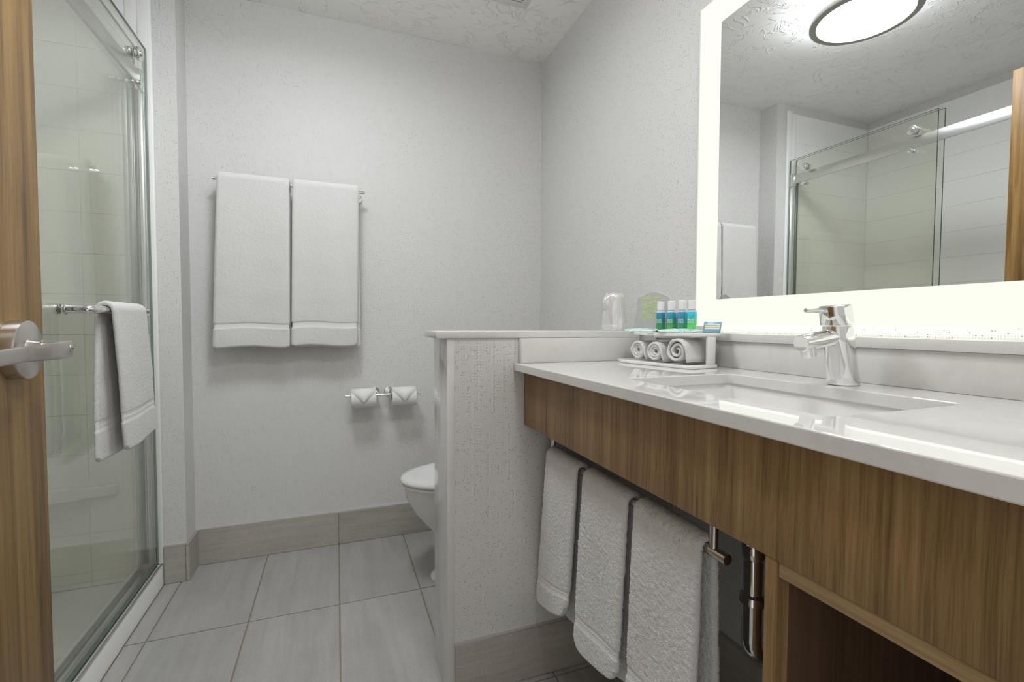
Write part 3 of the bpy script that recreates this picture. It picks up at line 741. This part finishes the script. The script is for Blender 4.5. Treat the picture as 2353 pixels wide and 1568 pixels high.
# ------------------------------------------------------------------ toilet paper
hp = thing('toilet_paper_holder', 'chrome double paper holder on the back wall beside the toilet', 'paper holder')
HY, HZ = -.075, .7135
bm = bmesh.new(); cyl(bm, (-1.004, HY, HZ), (-.669, HY, HZ), .0055, 24); cyl(bm, (-1.007, HY, HZ), (-1.003, HY, HZ), .0085, 24); cyl(bm, (-.670, HY, HZ), (-.666, HY, HZ), .0085, 24); obj('rod', bm, CHROME, hp, True, 35)
for xx, xr in ((-.872, -.862), (-.808, -.818)):
    bm = bmesh.new(); cyl(bm, (xx, -.001, HZ+.008), (xx, -.008, HZ+.008), .021, 32, bev=.0015); tube_bm([(xx, -.006, HZ+.008), (xr, -.05, HZ+.005), (xr, HY, HZ)], .006, 18, bm); obj('wall_mount', bm, CHROME, hp, True, 40)
def paper_roll(x0, x1, label):
    R0, RH = .044, .019
    cz = HZ-(RH-.006)+.0005
    t = thing('toilet_paper_roll', label, 'toilet paper', ((x0+x1)/2, HY, cz), group='toilet paper rolls on the double holder')
    w = (x1-x0)/2
    bm = bmesh.new()
    lathe_bm([(RH, -w), (R0-.001, -w), (R0, -w+.001), (R0, w-.001), (R0-.001, w), (RH, w), (RH, -w)], 56, bm, axis_matrix((0, 0, 0), (1, 0, 0)), cap0=False, cap1=False)
    obj('paper_body', bm, PAPER, t, True, 40)
    # folded leaf: a sheet from the top down the front, ending in a point
    b = bmesh.new(); n = 24; rows = []
    for i in range(n+1):
        a = math.radians(100-i*(100-(-22))/n)   # angle from front
        f = i/n
        ww = w if f < .42 else w*(1-(f-.42)/.58)
        rr_ = R0+.0006+.0035*max(0, f-.42)
        y, z = -rr_*math.cos(a), rr_*math.sin(a)
        rows.append([b.verts.new((-ww-.0002, y, z)), b.verts.new((0, y-.0002, z)), b.verts.new((ww+.0002, y, z))])
    for a_, c_ in zip(rows, rows[1:]):
        for k in range(2): b.faces.new((a_[k], a_[k+1], c_[k+1], c_[k]))
    bmesh.ops.remove_doubles(b, verts=b.verts[:], dist=1e-5)
    o_ = obj('folded_leaf', b, PAPER, t, True)
    md = o_.modifiers.new('thick', 'SOLIDIFY'); md.thickness = .0006; md.offset = 1
    bm = bmesh.new(); lathe_bm([(RH-.0012, -w), (RH-.0002, -w), (RH-.0002, w), (RH-.0012, w), (RH-.0012, -w)], 40, bm, axis_matrix((0, 0, 0), (1, 0, 0)), cap0=False, cap1=False); obj('cardboard_core', bm, simple('cardboard', (.35, .27, .18), .9), t, True, 40)
paper_roll(-.985, -.8745, 'toilet paper roll with folded point, on the shower side of the holder')
paper_roll(-.802, -.690, 'toilet paper roll with folded point, on the toilet side of the holder')

# ------------------------------------------------------------------ toilet
to = thing('toilet', 'white toilet with closed lid half hidden by the divider wall', 'toilet', (-.40, -.455, 0))
def egg(xf, xb, hw, z, n=48, p=1.0):
    """egg outline, front at xf (towards -x), back at xb; local coords"""
    pts = []
    cx = xb-(xb-xf)*.42
    for k in range(n):
        a = 2*PI*k/n; c_, s_ = math.cos(a), math.sin(a)
        if c_ < 0: x = cx+(cx-xf)*c_*1.0; y = hw*math.copysign(abs(s_)**.95, s_)
        else: x = cx+(xb-cx)*math.copysign(abs(c_)**.55, c_); y = hw*math.copysign(abs(s_)**.85, s_)
        pts.append((x, y, z))
    return pts
ox = .40
bo = [(-.690, -.12, .105, 0), (-.690, -.12, .107, .012), (-.672, -.12, .100, .03), (-.662, -.12, .098, .10), (-.668, -.11, .102, .16), (-.680, -.10, .110, .195), (-.715, -.08, .135, .235), (-.755, -.07, .158, .285), (-.783, -.06, .172, .335), (-.793, -.055, .178, .375), (-.795, -.055, .178, .392), (-.78, -.06, .165, .396)]
bm = loft_bm([egg(f+ox, b+ox, h, z) for f, b, h, z in bo]); obj('bowl', bm, PORC, to, True, 60)
bm = loft_bm([egg(-.80+ox, -.22+ox, .180, .3965), egg(-.806+ox, -.21+ox, .185, .400), egg(-.806+ox, -.21+ox, .185, .409), egg(-.80+ox, -.21+ox, .18, .412)]); obj('seat', bm, PORC, to, True, 50)
bm = loft_bm([egg(-.805+ox, -.21+ox, .184, .4125), egg(-.811+ox, -.208+ox, .189, .417), egg(-.811+ox, -.208+ox, .189, .424), egg(-.803+ox, -.212+ox, .182, .433), egg(-.77+ox, -.23+ox, .16, .439), egg(-.66+ox, -.30+ox, .10, .442)]); obj('lid', bm, PORC, to, True, 60)
bm = bmesh.new(); add_box(bm, -.21+ox, -.005+ox, -.20, .20, .38, .72, .02, 4); add_box(bm, -.20+ox, -.02+ox, -.09, .09, .10, .39, .01, 3); obj('tank', bm, PORC, to, True, 40)
bm = bmesh.new(); add_box(bm, -.22+ox, -.004+ox, -.21, .21, .721, .75, .008, 3); obj('tank_lid', bm, PORC, to, True, 40)
bm = bmesh.new(); cyl(bm, (-.21+ox, -.14, .67), (-.235+ox, -.14, .67), .012, 20); cyl(bm, (-.23+ox, -.14, .67), (-.23+ox, -.07, .665), .006, 16); obj('flush_lever', bm, CHROME, to, True, 35)

# ------------------------------------------------------------------ faucet
FX, FY = -.150, -1.742
fa = thing('faucet', 'chrome single lever mixer leaning over the sink', 'faucet', (FX, FY, CT1))
def oval(cx, cy, z, rx, ry, n=40, tilt=0.0, p=.9):
    out = []
    for k in range(n):
        a = 2*PI*k/n; c_, s_ = math.cos(a), math.sin(a)
        x = rx*math.copysign(abs(c_)**p, c_); out.append((cx+x, cy+ry*math.copysign(abs(s_)**p, s_), z+tilt*x))
    return out
def leanx(z): return -.029*z/.148
bm = loft_bm([oval(leanx(z), 0, z+.0002, rx, ry) for z, rx, ry in ((0, .0265, .0215), (.001, .0285, .0238), (.005, .0287, .024), (.04, .0268, .0236), (.08, .0252, .0236), (.108, .0246, .0236), (.110, .0232, .022))])
obj('body', bm, CHROME, fa, True, 50)
bm = loft_bm([oval(leanx(z)-.0005, 0, z, rx, ry, tilt=.10*(z-.11)/.04) for z, rx, ry in ((.1115, .0235, .0225), (.112, .0262, .0252), (.1165, .0268, .0258), (.143, .0262, .0253), (.1475, .0255, .0246), (.149, .0225, .022))])
obj('cap', bm, CHROME, fa, True, 50)
bm = bmesh.new()
lathe_bm([(.0147, 0), (.0152, .004), (.0152, .0915), (.0148, .0935), (.0138, .0945)], 44, bm, axis_matrix((-.022, 0, .092), (-1, 0, -.14)))
sp2 = obj('spout', bm, CHROME, fa, True, 35)
bm = bmesh.new(); lathe_bm([(.0135, 0), (.0128, .010), (.0120, .019), (.010, .0192)], 36, bm, axis_matrix((-.098, 0, .074), (.30, 0, -1))); obj('aerator', bm, CHROME, sp2, True, 35)
bm = bmesh.new(); lathe_bm([(.0042, 0), (.0042, .055), (.0036, .0562), (.0, .0562)], 24, bm, axis_matrix((-.049, 0, .1385), (-1, 0, .0)), cap1=False); obj('lever', bm, CHROME, fa, True, 35)
bm = bmesh.new(); lathe_bm([(.0036, 0), (.0036, .001), (.0, .001)], 20, bm, axis_matrix((-.0505, -.0065, .1275), (-1, -.28, .1)), cap1=False); obj('indicator_dot', bm, simple('grey_dot', (.2, .2, .21), .4), fa, True, 35)

# ------------------------------------------------------------------ caddy with toiletries
def rotmat(par): return par
CA = Vector((-.267, -1.1795, CT1+.0003)); crot = math.atan2(-.985, .17)
cd = thing('amenity_caddy', 'white two-tier acrylic caddy in the counter corner', 'caddy', tuple(CA), (0, 0, crot))
bm = bmesh.new(); prism(bm, [(0, 0), (.236, 0), (.246, .008), (.246, .100), (.236, .112), (-.025, .112), (-.042, .09), (-.042, .0255)], 0, .0085, .0022, 3); obj('base_tray', bm, ACRYL, cd, True, 35)
SZ = 1.0275-CT1
bm = bmesh.new(); prism(bm, [(-.022, .066), (-.010, .045), (.02, .031), (.06, .022), (.12, .017), (.15, .019), (.185, .016), (.236, .016), (.246, .03), (.246, .112), (-.03, .112)], SZ-.0085, SZ, .0022, 3); obj('upper_shelf', bm, ACRYL, cd, True, 35)
bm = bmesh.new(); add_box(bm, .2405, .246, .060, .092, .0085, SZ-.0085, .001); obj('support', bm, ACRYL, cd, True, 35)
bm = bmesh.new(); add_box(bm, -.020, -.0145, .088, .110, .0085, SZ-.0085, .001); obj('support', bm, ACRYL, cd, True, 35)
def cw(x, y, z):   # caddy local -> world
    c_, s_ = math.cos(crot), math.sin(crot); return (CA.x+c_*x-s_*y, CA.y+s_*x+c_*y, CA.z+z)
# rolled washcloths
def rolled(label, x, y0, y1, R, turns, seed, flap):
    rnd = random.Random(seed); th = .0072
    root = thing('rolled_washcloth', label, 'washcloth', cw(x, y0, .0087), (0, 0, crot), 'rolled white washcloths on the caddy tray')
    L = y1-y0
    # spiral centre line
    pts = []; n = int(turns*30); r0 = .006
    for i in range(n+1):
        t = i/n; a = -2*PI*turns*t+flap[0]; r = r0+(R-th/2-r0)*t
        rx = r*(1+.10*math.sin(2*a+seed)*(1-t)); pts.append((rx*math.cos(a), R+.0002+r*math.sin(a)*(1-.03*(1-t))))
    # tail leaving the roll
    ax_, az_ = pts[-1]
    for dx, dz in flap[1]: pts.append((ax_+dx, az_+dz))
    b = bmesh.new(); rings = []; nl = 26
    N = len(pts)
    for i, (px, pz) in enumerate(pts):
        q = pts[min(i+1, N-1)]; p = pts[max(i-1, 0)]
        t = Vector((q[0]-p[0], q[1]-p[1])).normalized(); nv = Vector((-t.y, t.x))
        ring = []
        hem = .0
        t_end = 1.0 if 2 < i < N-3 else .5
        off_in = .0035*noise.noise(Vector((i*.22, seed, 0)))
        tele = -.008*(1-i/N)   # inner turns sit a little deeper
        prof = [(0, -.6), (-.0022, -.25), (-.0022, .25), (0, .6)]+[]
        ys_ = [k/nl*L for k in range(nl+1)]
        lst = [(-.0015-tele*0, 0.0)]
        loop_ = []
        for k in range(nl+1): loop_.append((ys_[k], 1))
        loop_.append((L+.003, .45)); loop_.append((L+.003, -.45))
        for k in range(nl, -1, -1): loop_.append((ys_[k], -1))
        loop_.append((-.003, -.45)); loop_.append((-.003, .45))
        for yy, s_ in loop_:
            fz = .0007*noise.noise(Vector((i*1.3, yy*330, s_*3+seed)))
            y_ = yy+off_in+(-tele if yy < L*.3 else 0)
            if i >= N-len(flap[1]): y_ += 0
            v = (px+nv.x*(s_*th/2*t_end+fz), y_, max(.0004, pz+nv.y*(s_*th/2*t_end+fz)))
            ring.append(v)
        rings.append(ring)
    g = loft_bm(rings); bmesh.ops.triangulate(g, faces=[f for f in g.faces if len(f.verts) > 4])
    obj('terry_roll', g, TERRYF, root, True)
    return root
rolled('tightly rolled white washcloth at the divider wall end of the caddy', .038, .026, .108, .0285, 3.1, 11, (.80, [(.002, -.008), (.006, -.018), (.011, -.028)]))
rolled('rolled white washcloth in the middle of the caddy tray', .112, .014, .104, .0285, 2.9, 12, (5.83, [(.002, -.008), (.006, -.018), (.011, -.029)]))
rolled('largest rolled white washcloth at the faucet end of the caddy tray', .190, .008, .112, .0345, 2.3, 13, (2.1, [(.002, -.010), (.004, -.022), (.006, -.034)]))
# text helper
def text_mesh(name, body, size, mat, parent, M, align='CENTER', ext=.0002, xs=1.0, bold=0.0):
    cv = bpy.data.curves.new(name, 'FONT'); cv.body = body; cv.size = size; cv.align_x = align; cv.extrude = ext; cv.resolution_u = 2; cv.offset = bold
    t_ = bpy.data.objects.new(name, cv); col.objects.link(t_)
    dg = bpy.context.evaluated_depsgraph_get(); dg.update()
    me = bpy.data.meshes.new_from_object(t_.evaluated_get(dg)); bpy.data.objects.remove(t_); bpy.data.curves.remove(cv)
    me.materials.clear(); me.materials.append(mat)
    o_ = bpy.data.objects.new(name, me); col.objects.link(o_)
    me.transform(Matrix.Diagonal((xs, 1, 1, 1))); me.transform(M); o_.parent = parent; return o_
# bottles
BL = mat_bottle(); CAPW = simple('bottle_cap_white', (.82, .82, .82), .25); CLB = mat_glass('clear_bottle', (.85, .92, .95)); WTXT = simple('print_white', (.85, .88, .88), .4)
SHOULD = simple('clear_shoulder', (.60, .66, .68), .12)
def bottle_mat(name, shift, sat):
    m = NT(name); o = m.obj(); sp = m.n('ShaderNodeSeparateXYZ'); m.l(o, sp.inputs[0])
    f = m.math('DIVIDE', m.math('ADD', sp.outputs[2], shift), .060); n = m.noise(o, 80, 2)
    f = m.math('ADD', f, m.math('MULTIPLY', m.math('SUBTRACT', n, .5), .3))
    k = sat
    c = m.ramp(f, [(.0, (.12*k, .44*k, .07*k)), (.32, (.06*k, .38*k, .18*k)), (.58, (.03*k, .34*k, .42*k)), (.95, (.07*k, .34*k, .62*k))])
    m.l(c, m.p.inputs['Base Color']); m.set(Roughness=.15); return m.m
bl_x = [(.071, .083), (.1085, .084), (.147, .083), (.181, .080)]
descr = ['small blue-green toiletry bottle with white cap, first from the folded sign', 'small turquoise to bright green toiletry bottle, second from the folded sign', 'small deep blue to green toiletry bottle, third from the folded sign', 'small pale aqua to lime toiletry bottle nearest the mirror edge']
for i, ((bx, by), d_) in enumerate(zip(bl_x, descr)):
    d_ = d_.replace('folded sign', 'clear acrylic sign')
    t = thing('toiletry_bottle', d_, 'bottle', cw(bx, by, SZ+.0003), (0, 0, 0), 'toiletry bottles on the caddy shelf')
    t.rotation_euler = (0, 0, 0)
    bmt = bottle_mat('bottle_gradient', [.0, -.008, .004, -.010][i], [.85, 1.1, 1.0, 1.75][i])
    bm = bmesh.new(); lathe_bm([(.0100, 0), (.0118, .0015), (.0120, .004), (.0120, .0548)], 32, bm); obj('body', bm, bmt, t, True, 35)
    bm = bmesh.new(); lathe_bm([(.0120, .0549), (.0120, .0578), (.0112, .0592), (.0082, .0598), (.0078, .061)], 32, bm); obj('clear_shoulder', bm, SHOULD, t, True, 35)
    bm = bmesh.new(); lathe_bm([(.0092, .0612), (.0100, .062), (.0100, .070), (.0102, .083), (.0098, .0862), (.0085, .0872)], 32, bm); obj('cap', bm, CAPW, t, True, 35)
    # label text faces the camera side
    ang = math.atan2(-2.3475-(-1.25), -1.0459-(-.17))
    for ln, (tx, zz, sz) in enumerate((('WHITE', .0315, .0060), ('CITRUS', .0258, .0060), ('d', .040, .011))):
        M = Matrix.Rotation(ang+PI/2-.38, 4, 'Z') @ Matrix.Translation((0, -.0123, zz)) @ Matrix.Rotation(PI/2, 4, 'X')
        if ln == 2: continue
        text_mesh('label_text', tx, sz, WTXT, t, M, xs=.8, bold=.0001)
    # printed ring motif
    bm = bmesh.new()
    for (cx, cz, r) in ((.002, .043, .0030), (-.0025, .038, .0020), (.004, .012, .0026)):
        for k in range(16):
            a0, a1 = 2*PI*k/16, 2*PI*(k+1)/16
            q = [((cx+rr_*math.cos(a))*1, -.01225-(0), cz+rr_*math.sin(a)) for rr_, a in ((r, a0), (r, a1), (r-.0006, a1), (r-.0006, a0))]
            bm.faces.new([bm.verts.new((x, -math.sqrt(max(1e-8, .01212**2-x*x)), z)) for x, y, z in q])
    bmesh.ops.transform(bm, matrix=Matrix.Rotation(ang+PI/2, 4, 'Z'), verts=bm.verts[:]); obj('printed_motif', bm, simple('motif_blue', (.02, .16, .22), .3), t)
# clear acrylic sign
LIME = simple('lime_print', (.47, .72, .13), .5)
FROST = NT('frosted_acrylic'); FROST.t.nodes.remove(FROST.p)
_ft = FROST.n('ShaderNodeBsdfTransparent'); _ft.inputs[0].default_value = (.97, .97, .97, 1)
_fg = FROST.n('ShaderNodeBsdfPrincipled'); _fg.inputs['Base Color'].default_value = (.50, .50, .49, 1); _fg.inputs['Roughness'].default_value = .1
_fm = FROST.n('ShaderNodeMixShader'); _fm.inputs[0].default_value = .42; FROST.l(_ft.outputs[0], _fm.inputs[1]); FROST.l(_fg.outputs[0], _fm.inputs[2]); FROST.l(_fm.outputs[0], FROST.out.inputs[0]); FROST = FROST.m
sg = thing('acrylic_sign', 'clear arched acrylic card with lime green lettering behind the bottles', 'sign', cw(-.030, .077, SZ+.0003), (0, 0, crot))
sg_tilt = math.radians(-5)
W_, H_ = .116, .118
pl = [(0, 0), (W_, 0), (W_-.002, .098)]
for k in range(0, 13):
    a = k/12; pl.append((W_-.002-(W_-.014)*a, .098+.020*math.sin(PI*a*.92+.12)*.95))
pl.append((.010, .1))
M = Matrix.Rotation(math.radians(11), 4, 'Z') @ Matrix.Rotation(sg_tilt, 4, 'X') @ Matrix.Rotation(PI/2, 4, 'X')
bm = bmesh.new(); prism(bm, pl, -.0014, .0014); bmesh.ops.transform(bm, matrix=M, verts=bm.verts[:])
obj('plate', bm, FROST, sg)
bm = bmesh.new()
for p, q in zip(pl[2:], pl[3:]+[pl[0]]):
    tube_bm([(p[0], p[1], 0), (q[0], q[1], 0)], .0008, 6, bm)
bmesh.ops.transform(bm, matrix=M, verts=bm.verts[:]); obj('polished_edge', bm, simple('frosted_edge', (.85, .85, .84), .3), sg)
bm = bmesh.new()   # large italic letter outline etched behind the lettering
hp_ = [(.026, .036), (.044, .108), (.057, .110), (.050, .078), (.066, .083), (.073, .112), (.088, .116), (.066, .030), (.054, .032), (.061, .060), (.046, .055), (.040, .034), (.026, .036)]
tube_bm([(x, y, .0016) for x, y in hp_], .00022, 6, bm)
tube_bm([(.004, .066, .0016), (.015, .074, .0016), (.036, .082, .0016), (.072, .092, .0016), (.098, .094, .0016)], .0003, 6, bm)
bmesh.ops.transform(bm, matrix=M, verts=bm.verts[:]); obj('etched_letter', bm, simple('etching_white', (.80, .80, .80), .5), sg)
lines = [('Hospitality Promise', .0082, .098), ('Making your stay a complete success is our', .0038, .0885), ('goal. Just let our Manager on Duty or Front', .0038, .0835), ('Desk staff know if any part of your stay', .0038, .0785), ("isn't satisfying. We promise to make it right", .0038, .0735),
         ("or you won't pay for that part of your stay.", .0038, .0685), ('Forget Something?', .0082, .0575), ('If you forgot to pack any essentials like a', .0038, .0500), ('toothbrush, toothpaste, shaving cream or a comb,', .0036, .0450), ('just call the Front Desk and we will give you', .0038, .0400), ('a complimentary replacement.', .0038, .0350)]
for tx, sz, zz in lines:
    text_mesh('sign_text', tx, sz, LIME, sg, M @ Matrix.Translation((W_/2-.002, zz, .0017)), ext=.0001, bold=.00016 if sz > .006 else .00011)
# wrapped soaps (pillow packs)
SOAPW = mat_print('soap_wrapper', (.50, .72, .68), (.03, .07, .33))
def pillow(name, label, x, y, rot, L, Wd, Hh, mat, seed, tilt=0):
    t = thing(name, label, 'soap', cw(x, y, SZ+.0004), (0, 0, crot+rot), 'wrapped soaps lying on the caddy shelf')
    b = bmesh.new(); nx_, ny_ = 36, 14; top = []; bot = []
    for i in range(nx_+1):
        u = -1+2*i/nx_; r1, r2 = [], []
        for j in range(ny_+1):
            v = -1+2*j/ny_
            h = Hh*max(0, 1-abs(u)**3.2)**.8*max(0, 1-abs(v)**2.5)**.7
            crk = .0011*noise.noise(Vector((u*5+seed, v*3, 0)))+(.0009*math.sin(v*13) if abs(u) > .8 else 0)
            x_, y_ = u*L/2, v*Wd/2*(1-.12*abs(u)**6)
            r1.append(b.verts.new((x_, y_, h+.0018+crk+.0035*abs(u)**5))); r2.append(b.verts.new((x_, y_, .0003+.0035*abs(u)**5)))
        top.append(r1); bot.append(r2)
    for i in range(nx_):
        for j in range(ny_):
            b.faces.new((top[i][j], top[i+1][j], top[i+1][j+1], top[i][j+1])); b.faces.new((bot[i][j], bot[i][j+1], bot[i+1][j+1], bot[i+1][j]))
    for i in range(nx_):
        b.faces.new((top[i][0], bot[i][0], bot[i+1][0], top[i+1][0])); b.faces.new((top[i][ny_], top[i+1][ny_], bot[i+1][ny_], bot[i][ny_]))
    for j in range(ny_):
        b.faces.new((top[0][j], top[0][j+1], bot[0][j+1], bot[0][j])); b.faces.new((top[nx_][j], bot[nx_][j], bot[nx_][j+1], top[nx_][j+1]))
    obj('wrapper', b, mat, t, True, 60); return t
pillow('wrapped_soap', 'aqua wrapped soap lying in front of the clear acrylic sign', .030, .050, math.radians(20), .098, .030, .0085, SOAPW, 1)
pillow('wrapped_soap', 'aqua wrapped soap with white crimped end lying in front of the bottles nearest the mirror', .172, .045, math.radians(22), .110, .034, .0085, SOAPW, 2)
# towelette sachet
sc = thing('towelette_sachet', 'small blue sachet with cream label standing at the caddy end', 'sachet', cw(.226, .098, SZ+.0003), (0, 0, crot+math.radians(14)))
bm = bmesh.new(); M2 = Matrix.Rotation(math.radians(-22), 4, 'X'); add_box(bm, -.022, .024, -.002, .002, 0, .031, .0015); bmesh.ops.transform(bm, matrix=M2, verts=bm.verts[:]); obj('foil', bm, simple('sachet_blue', (.22, .36, .50), .3), sc, True, 40)
bm = bmesh.new(); add_box(bm, -.017, .021, -.0030, -.0021, .009, .024); bmesh.ops.transform(bm, matrix=M2, verts=bm.verts[:]); obj('label', bm, simple('sachet_cream', (.70, .72, .60), .5), sc)
INK = simple('ink', (.06, .08, .06), .6)
for tx, zz in (('Cleansing & Makeup', .0180), ('Remover Towelette', .0125)):
    text_mesh('label_text', tx, .0042, INK, sc, M2 @ Matrix.Translation((.002, -.0031, zz)) @ Matrix.Rotation(PI/2, 4, 'X'), ext=.0001)
# pale blue carton behind the bottles
ct = thing('soap_carton', 'pale blue patterned carton standing behind the bottles', 'carton', cw(.118, .1035, SZ+.0003), (0, 0, crot))
box('carton_body', -.040, .044, -.005, .005, 0, .053, mat_print('carton_print', (.52, .66, .84), (.25, .34, .66), 90), ct, .0008)
# shelf lettering
text_mesh('shelf_text', 'simplySmart', .0052, simple('grey_print', (.38, .38, .38), .5), cd, Matrix.Translation((.095, .0172, SZ-.0062)) @ Matrix.Rotation(PI/2, 4, 'X'), ext=.0001)

# wrapped plastic cup
cpx = thing('wrapped_cup', 'upside-down clear plastic cup in crinkled wrap on the divider ledge', 'cup', (-.178, -1.0, 1.0292))
FILM = NT('plastic_film'); FILM.t.nodes.remove(FILM.p)
_tr = FILM.n('ShaderNodeBsdfTransparent'); _tr.inputs[0].default_value = (.97, .97, .97, 1)
_gl = FILM.n('ShaderNodeBsdfGlossy'); _gl.inputs['Roughness'].default_value = .18
_df = FILM.n('ShaderNodeBsdfDiffuse'); _df.inputs[0].default_value = (.93, .93, .93, 1)
_m1 = FILM.n('ShaderNodeMixShader'); _m1.inputs[0].default_value = .45; FILM.l(_df.outputs[0], _m1.inputs[1]); FILM.l(_gl.outputs[0], _m1.inputs[2])
_m2 = FILM.n('ShaderNodeMixShader'); _m2.inputs[0].default_value = .74; FILM.l(_tr.outputs[0], _m2.inputs[1]); FILM.l(_m1.outputs[0], _m2.inputs[2]); FILM.l(_m2.outputs[0], FILM.out.inputs[0])
FILM = FILM.m
bm = bmesh.new(); lathe_bm([(.0375, 0), (.0385, .002), (.0370, .004), (.0345, .03), (.0285, .108), (.0270, .111), (.0, .111)], 40, bm, cap0=False, cap1=False); obj('cup', bm, FILM, cpx, True, 40)
b = bmesh.new(); rings = []
for k in range(25):
    f = k/24; z = .0005+.122*f; ring = []
    for i in range(64):
        a = 2*PI*i/64
        r = .0405-.0095*f
        if k <= 2: r = .0402+.001*k
        if f > .93: r *= (1-(f-.93)*3.2)
        cr_ = .0022*noise.noise(Vector((math.cos(a)*3, math.sin(a)*3, f*2.0)))+.0016*noise.noise(Vector((math.cos(a)*8, math.sin(a)*8, f*5)))
        cr_ += .0012*abs(noise.noise(Vector((math.cos(a)*16, math.sin(a)*16, f*3))))
        ear = 0
        da = (a-math.radians(185)+PI) % (2*PI)-PI
        if abs(da) < .35 and .55 < f < .97: ear = .012*math.cos(da/.35*PI/2)*math.sin((f-.55)/.42*PI)
        ring.append(((r+cr_+ear)*math.cos(a), (r+cr_+ear)*math.sin(a), z+(.006*noise.noise(Vector((math.cos(a)*2, math.sin(a)*2, 9))) if f > .9 else 0)))
    rings.append(ring)
loft_bm(rings, False, True, b); obj('film_wrap', b, FILM, cpx, True)
